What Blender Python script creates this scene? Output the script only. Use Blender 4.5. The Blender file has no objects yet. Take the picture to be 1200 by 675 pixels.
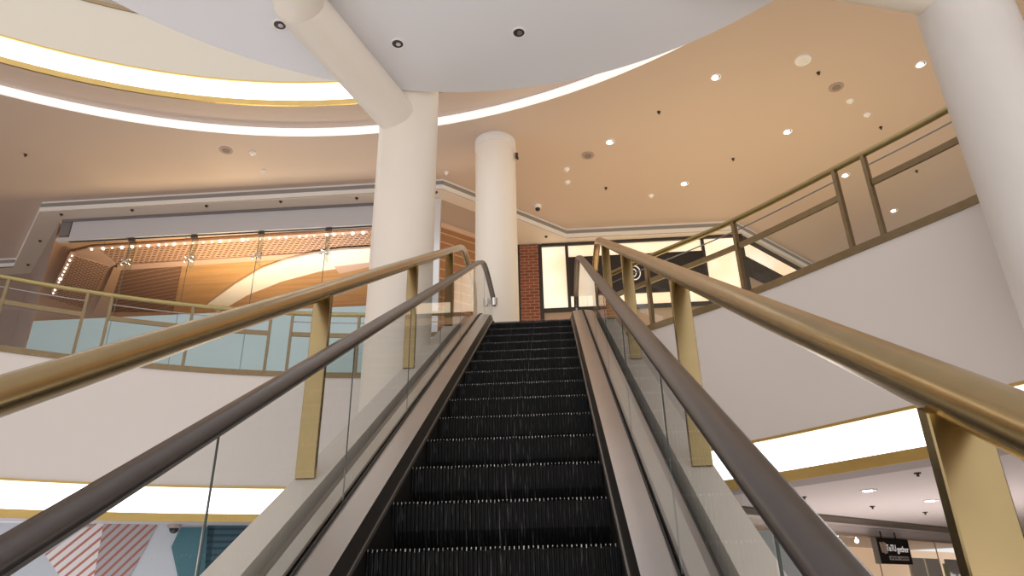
import bpy, bmesh, math, random
from mathutils import Vector, Matrix
random.seed(7)
S = bpy.context.scene
COL = S.collection

# ------------------------------------------------------------------ camera
CAM = Vector((0.286, 0.0, 1.6)); F = 814.0
PITCH, YAW, ROLL = 0.42586, -0.063525, -0.0206
cp, sp = math.cos(PITCH), math.sin(PITCH)
FW = Vector((math.sin(YAW)*cp, math.cos(YAW)*cp, sp))
_r = Vector((math.cos(YAW), -math.sin(YAW), 0)); _u = _r.cross(FW)
RT = math.cos(ROLL)*_r + math.sin(ROLL)*_u
UP = -math.sin(ROLL)*_r + math.cos(ROLL)*_u
cd = bpy.data.cameras.new('camera'); cam = bpy.data.objects.new('camera', cd); COL.objects.link(cam)
cd.sensor_width = 36.0; cd.lens = F*36.0/1200.0; cd.clip_start = 0.02; cd.clip_end = 300
M = Matrix((RT, UP, -FW)).transposed().to_4x4(); M.translation = CAM; cam.matrix_world = M
S.camera = cam

# ------------------------------------------------------------------ light and exposure
S.view_settings.view_transform = 'Standard'; S.view_settings.look = 'None'
S.view_settings.gamma = 1.0; S.view_settings.use_curve_mapping = False
S.view_settings.exposure = 0.24
wd = bpy.data.worlds.new('world'); S.world = wd; wd.use_nodes = True
wd.node_tree.nodes['Background'].inputs[0].default_value = (0.94, 0.91, 0.90, 1)
wd.node_tree.nodes['Background'].inputs[1].default_value = 0.92

def area(name, loc, sx, sy, power, col, rot=(0, 0, 0)):
    l = bpy.data.lights.new(name, 'AREA'); l.shape = 'RECTANGLE'; l.size = sx; l.size_y = sy
    l.energy = power; l.color = col
    o = bpy.data.objects.new(name, l); COL.objects.link(o); o.location = loc; o.rotation_euler = rot
    return o
PI = math.pi
WARM = (1.0, 0.80, 0.44)
# unseen area lamps added at floor level, standing in for warm floor bounce
area('gallery_bounce_fill', (4.6, 10.9, 5.15), 6.0, 4.6, 112, WARM, (PI, 0, 0))
area('gallery_bounce_fill', (-6.0, 11.25, 5.15), 7.0, 0.9, 2, (1.0, .72, .55), (PI, 0, 0))
area('gallery_bounce_fill', (0.4, 12.2, 5.15), 2.6, 2.6, 28, (1.0, .70, .42), (PI, 0, 0))
# inside the glazed shop on the left
area('shop_light', (-6.9, 13.6, 6.6), 2.0, 1.0, 125, (1.0, .72, .42), (PI, 0, 0))
area('shop_light', (-4.4, 13.4, 6.8), 1.6, 1.0, 45, (1.0, .93, .86), (PI, 0, 0))
# lower gallery
area('lower_gallery_light', (5.4, 10.6, .3), 4.0, 3.0, 70, (1.0, .86, .8), (PI, 0, 0))
area('lower_gallery_light', (-6.0, 8.6, .3), 6.0, 2.0, 60, (.9, .93, 1.0), (PI, 0, 0))
# unseen fill lamp added behind the viewer to brighten the canopy, as floor bounce
area('hall_bounce_fill', (0.5, -5.5, .3), 10.0, 7.0, 570, (1.0, .965, .94), (PI, 0, 0))
# daylight down the atrium
area('atrium_light', (-2.0, 0.5, 15.5), 9.0, 9.0, 150, (.98, .97, 1.0))

# ------------------------------------------------------------------ pixel helpers (1200x675 frame)
def ray(x, y): return RT*((x-600)/F) - UP*((y-337.5)/F) + FW
def onz(x, y, z): d = ray(x, y); return CAM + d*((z-CAM.z)/d.z)
def onY(x, y, Y): d = ray(x, y); return CAM + d*((Y-CAM.y)/d.y)
def onpl(x, y, A, B):
    d = ray(x, y); n = Vector((-(B[1]-A[1]), B[0]-A[0], 0)); P = Vector((A[0], A[1], 0))
    return CAM + d*((P-CAM).dot(n)/d.dot(n))

# ------------------------------------------------------------------ materials
def mat(name, col, rough=.5, metal=0.0, emis=None, es=0.0, spec=.5, noise=None, bump=None):
    m = bpy.data.materials.new(name); m.use_nodes = True; nt = m.node_tree; b = nt.nodes['Principled BSDF']
    b.inputs['Base Color'].default_value = (*col, 1); b.inputs['Roughness'].default_value = rough
    b.inputs['Metallic'].default_value = metal; b.inputs['Specular IOR Level'].default_value = spec
    if emis: b.inputs['Emission Color'].default_value = (*emis, 1); b.inputs['Emission Strength'].default_value = es
    if noise:                                            # (scale, amount, stretch)
        tc = nt.nodes.new('ShaderNodeTexCoord'); mp = nt.nodes.new('ShaderNodeMapping'); mp.inputs['Scale'].default_value = noise[2]
        nz = nt.nodes.new('ShaderNodeTexNoise'); nz.inputs['Scale'].default_value = noise[0]; nz.inputs['Detail'].default_value = 4
        mx = nt.nodes.new('ShaderNodeMix'); mx.data_type = 'RGBA'
        mx.inputs['A'].default_value = (*[c*(1-noise[1]) for c in col], 1); mx.inputs['B'].default_value = (*[min(1, c*(1+noise[1])) for c in col], 1)
        L = nt.links.new
        L(tc.outputs['Object'], mp.inputs['Vector']); L(mp.outputs['Vector'], nz.inputs['Vector'])
        L(nz.outputs['Fac'], mx.inputs['Factor']); L(mx.outputs['Result'], b.inputs['Base Color'])
        if bump:
            bp = nt.nodes.new('ShaderNodeBump'); bp.inputs['Strength'].default_value = bump; bp.inputs['Distance'].default_value = .01
            L(nz.outputs['Fac'], bp.inputs['Height']); L(bp.outputs['Normal'], b.inputs['Normal'])
    return m
def glassmat(name, tint, ior=1.45, rough=0.0):
    m = bpy.data.materials.new(name); m.use_nodes = True; nt = m.node_tree; nt.nodes.remove(nt.nodes['Principled BSDF'])
    out = nt.nodes['Material Output']; t = nt.nodes.new('ShaderNodeBsdfTransparent'); t.inputs[0].default_value = (*tint, 1)
    g = nt.nodes.new('ShaderNodeBsdfGlossy'); g.inputs['Roughness'].default_value = rough
    fr = nt.nodes.new('ShaderNodeFresnel'); fr.inputs[0].default_value = ior; mx = nt.nodes.new('ShaderNodeMixShader')
    L = nt.links.new; ge = nt.nodes.new('ShaderNodeNewGeometry'); iv = nt.nodes.new('ShaderNodeMath'); iv.operation = 'SUBTRACT'; iv.inputs[0].default_value = 1
    ml = nt.nodes.new('ShaderNodeMath'); ml.operation = 'MULTIPLY'; L(ge.outputs['Backfacing'], iv.inputs[1]); L(iv.outputs[0], ml.inputs[0]); L(fr.outputs[0], ml.inputs[1])
    L(ml.outputs[0], mx.inputs[0]); L(t.outputs[0], mx.inputs[1]); L(g.outputs[0], mx.inputs[2]); L(mx.outputs[0], out.inputs[0])
    return m
def brickmat(name, c1, c2, mortar, scale, bw=.5, rh=.25, msize=.02, rough=.8, emis=0):
    m = mat(name, c1, rough); nt = m.node_tree; b = nt.nodes['Principled BSDF']
    tc = nt.nodes.new('ShaderNodeTexCoord'); mp = nt.nodes.new('ShaderNodeMapping'); br = nt.nodes.new('ShaderNodeTexBrick')
    br.inputs['Color1'].default_value = (*c1, 1); br.inputs['Color2'].default_value = (*c2, 1); br.inputs['Mortar'].default_value = (*mortar, 1)
    br.inputs['Scale'].default_value = scale; br.inputs['Mortar Size'].default_value = msize
    br.inputs['Brick Width'].default_value = bw; br.inputs['Row Height'].default_value = rh
    L = nt.links.new; L(tc.outputs['UV'], mp.inputs['Vector']); L(mp.outputs['Vector'], br.inputs['Vector']); L(br.outputs['Color'], b.inputs['Base Color'])
    m['map'] = 1
    return m
def stripemat(name, c1, c2, period, duty=.5, rough=.6, ang=0.0, soft=.02):
    """stripes along UV.y (metres), turned by ang"""
    m = mat(name, c1, rough); nt = m.node_tree; b = nt.nodes['Principled BSDF']; L = nt.links.new
    tc = nt.nodes.new('ShaderNodeTexCoord'); mp = nt.nodes.new('ShaderNodeMapping'); mp.inputs['Rotation'].default_value = (0, 0, ang)
    sx = nt.nodes.new('ShaderNodeSeparateXYZ'); md = nt.nodes.new('ShaderNodeMath'); md.operation = 'MULTIPLY'; md.inputs[1].default_value = 1/period
    fr = nt.nodes.new('ShaderNodeMath'); fr.operation = 'FRACT'; gt = nt.nodes.new('ShaderNodeMath'); gt.operation = 'GREATER_THAN'; gt.inputs[1].default_value = duty
    mx = nt.nodes.new('ShaderNodeMix'); mx.data_type = 'RGBA'; mx.inputs['A'].default_value = (*c1, 1); mx.inputs['B'].default_value = (*c2, 1)
    L(tc.outputs['UV'], mp.inputs['Vector']); L(mp.outputs['Vector'], sx.inputs[0]); L(sx.outputs['Y'], md.inputs[0]); L(md.outputs[0], fr.inputs[0])
    L(fr.outputs[0], gt.inputs[0]); L(gt.outputs[0], mx.inputs['Factor']); L(mx.outputs['Result'], b.inputs['Base Color'])
    return m

MT = dict(
 plaster=mat('plaster', (.72, .66, .62), .7, noise=(1.2, .02, (1, 1, 1))),
 cream=mat('cream_plaster', (.72, .66, .56), .7),
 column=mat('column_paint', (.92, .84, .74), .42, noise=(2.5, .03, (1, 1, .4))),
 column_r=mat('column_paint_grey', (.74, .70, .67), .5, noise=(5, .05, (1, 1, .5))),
 canopy=mat('canopy_paint', (.89, .885, .92), .6),
 ceil=mat('ceiling_paint', (.645, .51, .425), .6),
 ceil_low=mat('lower_ceiling_paint', (.78, .74, .74), .7),
 soffit_low_shaded=mat('lower_soffit_shade', (.50, .45, .46), .7),  # shade on the soffit ring is put into this darker mauve
 soffit=mat('soffit_paint', (.80, .71, .63), .7),
 white=mat('white_paint', (.90, .87, .84), .5),
 cove=mat('cove_lit', (.9, .9, .9), .5, emis=(1, .97, .96), es=.5),
 strip=mat('light_diffuser', (1, 1, 1), .4, emis=(1, .995, .98), es=2.2),
 joint=mat('diffuser_joint', (.5, .5, .5), .5),
 brass=mat('brass', (.43, .32, .16), .25, 1.0, noise=(9, .14, (1, 1, 1))),
 brasso=mat('brass_olive', (.34, .265, .12), .3, 1.0, noise=(8, .15, (1, 1, 1))),
 brassd=mat('brass_dark', (.27, .20, .115), .3, 1.0, noise=(12, .2, (1, 1, 1))),
 gold=mat('gold_trim', (.52, .36, .13), .33, 1.0, noise=(3, .12, (1, 1, 6))),
 rubber=mat('handrail_rubber', (.06, .05, .048), .3, noise=(30, .2, (1, 1, 1))),
 steel=mat('brushed_steel', (.62, .60, .61), .3, 1.0, noise=(3, .08, (1, 1, 1))),
 outer=mat('outer_deck_paint', (.36, .36, .335), .3),
 steeld=mat('dark_steel', (.30, .285, .27), .4, 1.0),
 chrome=mat('chrome', (.75, .75, .76), .15, 1.0),
 gasket=mat('gasket', (.012, .012, .012), .5),
 skirt=mat('skirt_black', (.014, .013, .012), .45),
 curb=mat('curb_paint', (.76, .70, .64), .45),
 glass=glassmat('rail_glass', (.965, .976, .968)),
 shopglass=glassmat('shop_glass', (.95, .97, .96), 1.3),
 edge=mat('glass_edge', (.13, .15, .14), .3),
 fin=glassmat('fin_glass', (.80, .87, .83)),
 frost=mat('frosted_film', (.52, .69, .745), .3),
 header=mat('header_panel', (.58, .57, .60), .35),
 headerd=mat('header_shadow_gap', (.2, .18, .18), .6),
 pilaster=mat('silver_pilaster', (.78, .80, .86), .25, .3),
 tan=mat('tan_panel', (.46, .34, .26), .5),
 brownwall=mat('brown_wall', (.34, .255, .215), .35),
 vent=mat('vent_grey', (.30, .29, .28), .5), ventd=mat('vent_dark', (.12, .10, .085), .5),
 black=mat('black_panel', (.018, .018, .02), .3),
 frame=mat('black_frame', (.03, .028, .027), .4),
 glow=mat('lit_blind', (.9, .82, .7), .5, emis=(1, .86, .66), es=.62, noise=(1.3, .06, (1, 1, 1))),
 brick=brickmat('red_brick', (.30, .085, .04), (.20, .055, .03), (.34, .25, .19), 1.0, .2, .075, .008),
 perf=brickmat('perforated_panel', (.16, .065, .035), (.18, .07, .04), (.60, .41, .31), 1.0, .13, .085, .02, .5),
 slats=stripemat('dark_slats', (.23, .125, .085), (.45, .31, .24), .17, .88),
 wood=stripemat('wood_strips', (.36, .17, .075), (.62, .40, .22), .2, .88, .4),
 gold_wood=mat('golden_wood', (.55, .32, .15), .4, noise=(2.2, .4, (.25, 3.5, 1))),
 pinkpaint=mat('pink_edge', (.62, .43, .36), .5),
 orange=mat('orange_ceiling', (.64, .43, .30), .5),
 bulb=mat('bulb', (1, 1, 1), .3, emis=(1, .86, .7), es=7),
 lamp=mat('lamp', (1, 1, 1), .3, emis=(1, .97, .93), es=9),
 lampdim=mat('lamp_off', (.55, .52, .55), .2, .6),
 fitting=mat('fitting_white', (.95, .93, .92), .4),
 grille=mat('speaker_grille', (.42, .33, .30), .6),
 grillec=mat('speaker_centre', (.27, .21, .18), .7),
 dark=mat('dark_fitting', (.06, .04, .03), .5),
 wallblue=mat('lower_wall', (.56, .58, .63), .5),
 teal=mat('teal_paint', (.06, .17, .21), .45),
 tealslat=stripemat('teal_slats', (.045, .11, .15), (.02, .05, .075), .09, .6),
 mural1=stripemat('striped_mural', (.80, .74, .74), (.50, .17, .13), .105, .68, .6, -.80),
 mural2=stripemat('striped_mural_grey', (.42, .40, .41), (.40, .13, .11), .095, .64, .6, -.86),
 floor=mat('floor_stone', (.62, .58, .54), .25),
 peach=mat('peach_wall_glow', (.85, .62, .45), .6, emis=(1, .68, .45), es=.35),  # wall emits by itself: the shop's lighting is put into its material
 signblack=mat('sign_black', (.012, .010, .009), .7, spec=.15),
 signwhite=mat('sign_lettering', (.75, .72, .68), .5, emis=(1, .95, .9), es=.3),
 signplate=mat('sign_plate', (.42, .35, .33), .5),
 signtan=mat('sign_figure', (.48, .36, .28), .5),
 yellow=mat('yellow_post', (.42, .42, .14), .4),
)
# escalator step: black with pale worn vertical streaks
def stepmat():
    m = mat('step_black', (.012, .012, .013), .55, .0, spec=.22); nt = m.node_tree; b = nt.nodes['Principled BSDF']; L = nt.links.new
    tc = nt.nodes.new('ShaderNodeTexCoord'); mp = nt.nodes.new('ShaderNodeMapping'); mp.inputs['Scale'].default_value = (150, 12, 7)
    nz = nt.nodes.new('ShaderNodeTexNoise'); nz.inputs['Scale'].default_value = 1; nz.inputs['Detail'].default_value = 3
    nz2 = nt.nodes.new('ShaderNodeTexNoise'); nz2.inputs['Scale'].default_value = 2.2; nz2.inputs['Detail'].default_value = 2
    cr = nt.nodes.new('ShaderNodeValToRGB'); cr.color_ramp.elements[0].position = .60; cr.color_ramp.elements[1].position = .80
    cr.color_ramp.elements[0].color = (0, 0, 0, 1); cr.color_ramp.elements[1].color = (1, 1, 1, 1)
    ml = nt.nodes.new('ShaderNodeMath'); ml.operation = 'MULTIPLY'
    mx = nt.nodes.new('ShaderNodeMix'); mx.data_type = 'RGBA'; mx.inputs['A'].default_value = (.0028, .0028, .003, 1); mx.inputs['B'].default_value = (.30, .29, .29, 1)
    L(tc.outputs['Object'], mp.inputs['Vector']); L(mp.outputs['Vector'], nz.inputs['Vector']); L(tc.outputs['Object'], nz2.inputs['Vector'])
    L(nz.outputs['Fac'], cr.inputs[0]); L(cr.outputs[0], ml.inputs[0]); L(nz2.outputs['Fac'], ml.inputs[1]); L(ml.outputs[0], mx.inputs['Factor'])
    L(mx.outputs['Result'], b.inputs['Base Color'])
    return m
g_ = MT['glow'].node_tree; b_ = g_.nodes['Principled BSDF']; nz_ = [n for n in g_.nodes if n.type == 'TEX_NOISE'][0]; cr_ = g_.nodes.new('ShaderNodeValToRGB')
cr_.color_ramp.elements[0].position = .38; cr_.color_ramp.elements[1].position = .62; cr_.color_ramp.elements[0].color = (.95, .66, .40, 1); cr_.color_ramp.elements[1].color = (1, .90, .74, 1)
g_.links.new(nz_.outputs['Fac'], cr_.inputs[0]); g_.links.new(cr_.outputs[0], b_.inputs['Emission Color'])
MT['step'] = stepmat(); MT['tooth'] = mat('worn_tooth', (.5, .49, .48), .4, .3, noise=(60, .6, (1, 1, 1)))

# ------------------------------------------------------------------ mesh helpers
def tag(o, label=None, cat=None, group=None, kind=None):
    if label: o['label'] = label
    if cat: o['category'] = cat
    if group: o['group'] = group
    if kind: o['kind'] = kind
    return o
def obj(name, bm, m, parent=None, smooth=False, uv=False):
    me = bpy.data.meshes.new(name)
    bmesh.ops.recalc_face_normals(bm, faces=bm.faces) if not uv else None
    bm.to_mesh(me); bm.free(); me.materials.append(MT[m] if isinstance(m, str) else m)
    if smooth:
        for p in me.polygons: p.use_smooth = True
        try: me.set_sharp_from_angle(angle=math.radians(40))
        except Exception: pass
    o = bpy.data.objects.new(name, me); COL.objects.link(o)
    if parent:
        o.parent = parent; o.matrix_parent_inverse = parent.matrix_world.inverted() if parent.type != 'EMPTY' else Matrix.Translation(-Vector(parent.location))
    return o
def empty(name, loc, label=None, cat=None, group=None):
    o = bpy.data.objects.new(name, None); COL.objects.link(o); o.location = loc; o.empty_display_size = .2
    return tag(o, label, cat, group)
def struct(name, bm, m, parent=None, smooth=False, uv=False):
    o = obj(name, bm, m, parent, smooth, uv); o['kind'] = 'structure'; return o
def quad(bm, *P):
    return bm.faces.new([bm.verts.new(p) for p in P])
def box(bm, c, s, rz=0.0):
    hx, hy, hz = s[0]/2, s[1]/2, s[2]/2; R = Matrix.Rotation(rz, 3, 'Z'); c = Vector(c)
    v = [bm.verts.new(c + R @ Vector((x, y, z))) for x in (-hx, hx) for y in (-hy, hy) for z in (-hz, hz)]
    for f in ((0, 1, 3, 2), (4, 6, 7, 5), (0, 4, 5, 1), (2, 3, 7, 6), (0, 2, 6, 4), (1, 5, 7, 3)): bm.faces.new([v[i] for i in f])
def prism(bm, poly, z0, z1):
    a = [bm.verts.new((p[0], p[1], z0)) for p in poly]; b = [bm.verts.new((p[0], p[1], z1)) for p in poly]
    bm.faces.new(a); bm.faces.new(b[::-1]); n = len(poly)
    for i in range(n): bm.faces.new((a[i], a[(i+1) % n], b[(i+1) % n], b[i]))
def cyl(bm, A, B, r, n=16, r2=None, caps=True):
    A = Vector(A); B = Vector(B); d = (B-A).normalized(); s = d.cross(Vector((0, 0, 1)))
    if s.length < 1e-4: s = Vector((1, 0, 0))
    s.normalize(); t = d.cross(s); r2 = r if r2 is None else r2
    a = [bm.verts.new(A + (s*math.cos(k*2*PI/n) + t*math.sin(k*2*PI/n))*r) for k in range(n)]
    b = [bm.verts.new(B + (s*math.cos(k*2*PI/n) + t*math.sin(k*2*PI/n))*r2) for k in range(n)]
    for k in range(n): bm.faces.new((a[k], a[(k+1) % n], b[(k+1) % n], b[k]))
    if caps: bm.faces.new(a[::-1]); bm.faces.new(b)
def sweep(bm, path, sec, closed=True, caps=True, side=None):
    """sweep a section [(a,b)] along path; a = sideways, b = perpendicular 'up'."""
    n = len(path); rings = []
    for i, p in enumerate(path):
        p = Vector(p); d = (Vector(path[min(i+1, n-1)]) - Vector(path[max(i-1, 0)])).normalized()
        s = Vector(side) if side else d.cross(Vector((0, 0, 1))).normalized()
        u = s.cross(d).normalized()
        rings.append([bm.verts.new(p + s*a + u*b) for a, b in sec])
    m = len(sec)
    for i in range(n-1):
        for k in range(m if closed else m-1):
            bm.faces.new((rings[i][k], rings[i][(k+1) % m], rings[i+1][(k+1) % m], rings[i+1][k]))
    if caps and closed: bm.faces.new(rings[0][::-1]); bm.faces.new(rings[-1])
def circ_sec(r, n=14, ry=None): return [(r*math.cos(2*PI*k/n), (ry or r)*math.sin(2*PI*k/n)) for k in range(n)]
def rect_sec(w, h): return [(-w/2, -h/2), (w/2, -h/2), (w/2, h/2), (-w/2, h/2)]
def wallstrip(bm, path, z0, z1, uvl=None):
    """vertical face following an xy path, uv in metres"""
    if uvl is None: uvl = bm.loops.layers.uv.new('UVMap') if not bm.loops.layers.uv else bm.loops.layers.uv[0]
    s = 0.0
    for a, b in zip(path[:-1], path[1:]):
        l = math.hypot(b[0]-a[0], b[1]-a[1])
        f = quad(bm, (a[0], a[1], z0), (b[0], b[1], z0), (b[0], b[1], z1), (a[0], a[1], z1))
        for lp, uv in zip(f.loops, ((s, z0), (s+l, z0), (s+l, z1), (s, z1))): lp[uvl].uv = uv
        s += l
def bandz(bm, pa, pb, z):
    """horizontal band between two xy paths of equal length"""
    for i in range(len(pa)-1):
        quad(bm, (*pa[i], z), (*pa[i+1], z), (*pb[i+1], z), (*pb[i], z))
def slab(bm, pa, pb, z0, z1):
    n = len(pa); R = []
    for i in range(n):
        R.append([bm.verts.new((*pa[i], z0)), bm.verts.new((*pb[i], z0)), bm.verts.new((*pb[i], z1)), bm.verts.new((*pa[i], z1))])
    for i in range(n-1):
        for k in range(4): bm.faces.new((R[i][k], R[i][(k+1) % 4], R[i+1][(k+1) % 4], R[i+1][k]))
    bm.faces.new(R[0][::-1]); bm.faces.new(R[-1])
def offset(path, d):
    """offset an xy path to its left by d"""
    out = []; n = len(path)
    for i in range(n):
        if i == 0: t = Vector(path[1])-Vector(path[0])
        elif i == n-1: t = Vector(path[-1])-Vector(path[-2])
        else:
            a = (Vector(path[i])-Vector(path[i-1])).normalized(); b = (Vector(path[i+1])-Vector(path[i])).normalized(); t = a+b
            t.normalize(); k = max(.3, t.dot(a)); nn = Vector((-t.y, t.x))*(d/k); out.append((path[i][0]+nn.x, path[i][1]+nn.y)); continue
        t.normalize(); out.append((path[i][0]-t.y*d, path[i][1]+t.x*d))
    return out
def resample(path, step):
    P = [Vector(p) for p in path]; L = [0]
    for a, b in zip(P[:-1], P[1:]): L.append(L[-1]+(b-a).length)
    n = max(2, int(round(L[-1]/step))+1); out = []; j = 0
    for i in range(n):
        s = L[-1]*i/(n-1)
        while j < len(L)-2 and L[j+1] < s: j += 1
        out.append(tuple(P[j].lerp(P[j+1], (s-L[j])/(L[j+1]-L[j]))))
    return out
def sub(path, s0, s1, n=6):
    P = [Vector(p) for p in path]; L = [0]
    for a, b in zip(P[:-1], P[1:]): L.append(L[-1]+(b-a).length)
    out = []
    for i in range(n+1):
        s = s0+(s1-s0)*i/n; j = 0
        while j < len(L)-2 and L[j+1] < s: j += 1
        out.append(tuple(P[j].lerp(P[j+1], (s-L[j])/(L[j+1]-L[j]))))
    return out
def arclen_of(path, q):
    best = (1e9, 0); s = 0
    for a, b in zip(path[:-1], path[1:]):
        A = Vector(a); B = Vector(b); l = (B-A).length; t = max(0, min(1, (Vector(q)-A).dot(B-A)/l/l)); d = (A.lerp(B, t)-Vector(q)).length
        if d < best[0]: best = (d, s+t*l)
        s += l
    return best[1]
def catmull(P, n=8):
    out = []; Q = [P[0]]+list(P)+[P[-1]]
    for i in range(1, len(Q)-2):
        a, b, c, d = [Vector(q) for q in Q[i-1:i+3]]
        for k in range(n):
            t = k/n; out.append(tuple(.5*((2*b)+(c-a)*t+(2*a-5*b+4*c-d)*t*t+(3*b-a-3*c+d)*t**3)))
    out.append(tuple(P[-1])); return out

# ================================================================== THE BUILDING
ZF = 5.0           # upper gallery floor
LC, LR = (-1.64, 1.13), 9.22
left_edge = [(LC[0]+LR*math.cos(math.radians(a)), LC[1]+LR*math.sin(math.radians(a))) for a in range(186, 86, -2)]
right_edge = catmull([(1.06, 9.22), (1.57, 8.72), (2.55, 7.80), (3.45, 6.72), (4.24, 5.72), (4.95, 4.55), (5.5, 3.1), (5.8, 1.4), (5.8, -2.0)], 6)
land_edge = [(left_edge[-1][0], left_edge[-1][1]), (-1.07, 9.3), (1.06, 9.22)]

bm = bmesh.new(); box(bm, (0, 6, -.1), (40, 40, .2)); struct('floor', bm, 'floor')

def outer(path, R=21.0, c=(-1.0, 4.0)):
    out = []
    for p in path:
        d = Vector((p[0]-c[0], p[1]-c[1])).normalized()*R; out.append((c[0]+d.x, c[1]+d.y))
    return out
bm = bmesh.new()
for e in (left_edge, land_edge, right_edge):
    slab(bm, offset(e, .2), outer(e), ZF-.25, ZF)
struct('floor_upper', bm, 'floor')
# fascias under the balustrades: plaster 4.85 .. 3.2
for nm, e, rev in (('wall_left', left_edge, 1), ('wall_right', right_edge, 1)):
    bm = bmesh.new(); slab(bm, e, offset(e, .18), 3.2, 4.85); struct(nm+'_balcony_fascia', bm, 'plaster')
bm = bmesh.new(); slab(bm, land_edge, offset(land_edge, .15), 3.2, 4.98); struct('wall_landing', bm, 'plaster')

def light_strip(e, z0, z1, step, label, n0=None, trim_top=.03, gold=.11, cat='light'):
    """backlit band under a fascia, gold trim above and below"""
    t = empty('light_strip', (*e[len(e)//2], z0), label, cat)
    L = sum((Vector(b)-Vector(a)).length for a, b in zip(e[:-1], e[1:])); n = int(L/step)
    for i in range(n):
        p = sub(e, L*i/n+.004, L*(i+1)/n-.004, 5)
        bm = bmesh.new(); slab(bm, offset(p, .015), offset(p, .06), z0+.002, z1-.002); obj('diffuser_panel', bm, 'strip', t)
    bm = bmesh.new(); slab(bm, offset(e, .062), offset(e, .08), z0, z1); obj('backing', bm, 'joint', t)
    bm = bmesh.new(); slab(bm, offset(e, -.012), offset(e, .1), z1, z1+trim_top); obj('top_trim', bm, 'gold', t)
    bm = bmesh.new(); slab(bm, offset(e, -.008), offset(e, .02), z0-gold, z0); obj('bottom_trim', bm, 'gold', t)
    return t
light_strip(left_edge, 2.82, 3.168, 1.45, 'long bright white light band with gold trims under the left balcony, low in the photo')
light_strip(right_edge, 2.82, 3.168, 1.45, 'bright white light band with gold trims under the right balcony, above the hanging shop sign')
light_strip([land_edge[0], land_edge[1], land_edge[2]], 2.82, 3.168, 1.2, 'white light band under the escalator landing, mostly hidden behind the escalator')

# lower gallery ceiling: soffit ring, then ceiling
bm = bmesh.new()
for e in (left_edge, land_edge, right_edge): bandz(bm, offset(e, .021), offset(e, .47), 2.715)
struct('trim_1', bm, 'soffit_low_shaded')
bm = bmesh.new()
for e in (left_edge, land_edge, right_edge): slab(bm, offset(e, .47), outer(e), 2.76, 2.9)
struct('ceiling_lower', bm, 'ceil_low')

# ---- third level: round void, fascia, light strip, soffit, lit cove, ceiling
C3 = (-3.14, 0.0); R3 = 9.44
def arc3(r, a0=-30, a1=205, step=2.5):
    n = int((a1-a0)/step); return [(C3[0]+r*math.cos(math.radians(a1-(a1-a0)*i/n)), C3[1]+r*math.sin(math.radians(a1-(a1-a0)*i/n))) for i in range(n+1)]
e3 = arc3(R3)
bm = bmesh.new(); slab(bm, e3, offset(e3, .2), 10.06, 11.24); struct('wall_upper_fascia', bm, 'cream')
light_strip(e3, 9.65, 10.03, 1.6, 'brightest curved white light band with gold trims under the top floor, upper left')
bm = bmesh.new(); slab(bm, offset(e3, .021), offset(e3, .62), 9.545, 9.64); struct('trim_2', bm, 'ceil')
bm = bmesh.new(); a = arc3(10.07); slab(bm, a, offset(a, .05), 9.40, 9.545); o = obj('cove_light', bm, 'cove'); tag(o, 'thin curved white glowing cove line in the ceiling, below the big gold-trimmed light band', 'light')
bm = bmesh.new(); slab(bm, arc3(10.12), arc3(26), 9.40, 9.6); struct('ceiling', bm, 'ceil')
bm = bmesh.new(); slab(bm, offset(e3, .2), arc3(24), 11.1, 11.26); struct('floor_top', bm, 'floor')
bm = bmesh.new(); wallstrip(bm, arc3(13.5), 11.26, 15.8); struct('wall_top', bm, 'cream')
bm = bmesh.new(); slab(bm, arc3(9.6), arc3(24), 15.6, 15.8); struct('ceiling_top', bm, 'soffit')

# ---- dropped bulkhead over the shopfronts with its vent slot, and the walls below
BK = [(-16.5, 14.05), (-12.56, 14.05), (-10.23, 11.72), (-1.81, 11.70), (0.67, 14.02), (4.47, 14.05), (8.0, 17.5), (10.5, 17.5)]
WL = [(-16.5, 14.42), (-12.4, 14.42), (-10.02, 12.08), (-1.90, 12.08), (-1.02, 12.86), (-0.72, 14.30), (4.64, 14.30), (8.2, 17.9), (10.5, 17.9)]
bm = bmesh.new(); wallstrip(bm, BK, 9.15, 9.40); struct('trim_3', bm, 'white')
FAR = [(-16.5, 19.5), (-12.56, 19.5), (-10.23, 19.5), (-1.81, 19.5), (.67, 19.5), (4.47, 19.5), (8.0, 19.5), (10.5, 19.5)]
bm = bmesh.new(); slab(bm, BK, FAR, 9.15, 9.17); struct('trim_4', bm, 'soffit')
for i, (a, b) in enumerate(((0, 1), (2, 3), (3, 4), (4, 5), (5, 6))):
    p = [BK[a], BK[b]]; bm = bmesh.new(); slab(bm, offset(p, -.02), offset(p, .01), 9.27, 9.345)
    o = obj('air_vent', bm, 'vent')
    tag(o, ('slot vent at the far left ceiling edge, behind the balcony', 'long grey slot vent running above the glazed shop on the left',
            'angled grey slot vent passing behind the plain round column', 'grey slot vent above the shop with the lit blinds',
            'slot vent running off behind the right balustrade at an angle')[i], 'vent', 'linear slot vents around the ceiling edge')

# walls
def wall(name, path, z0, z1, m, uv=True):
    bm = bmesh.new(); wallstrip(bm, path, z0, z1); return struct(name, bm, m)
wall('wall_far_left', WL[0:3], ZF, 9.15, 'brownwall')
wall('wall_back_left', [WL[4], WL[5]], ZF, 9.15, 'tan')
wall('wall_back', [WL[5], WL[6]], ZF, 7.47, 'tan')
wall('wall_back_top', [WL[5], WL[6]], 9.12, 9.16, 'frame')
wall('wall_back_right', [WL[6], WL[7], WL[8]], ZF, 8.1, 'tan')

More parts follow.
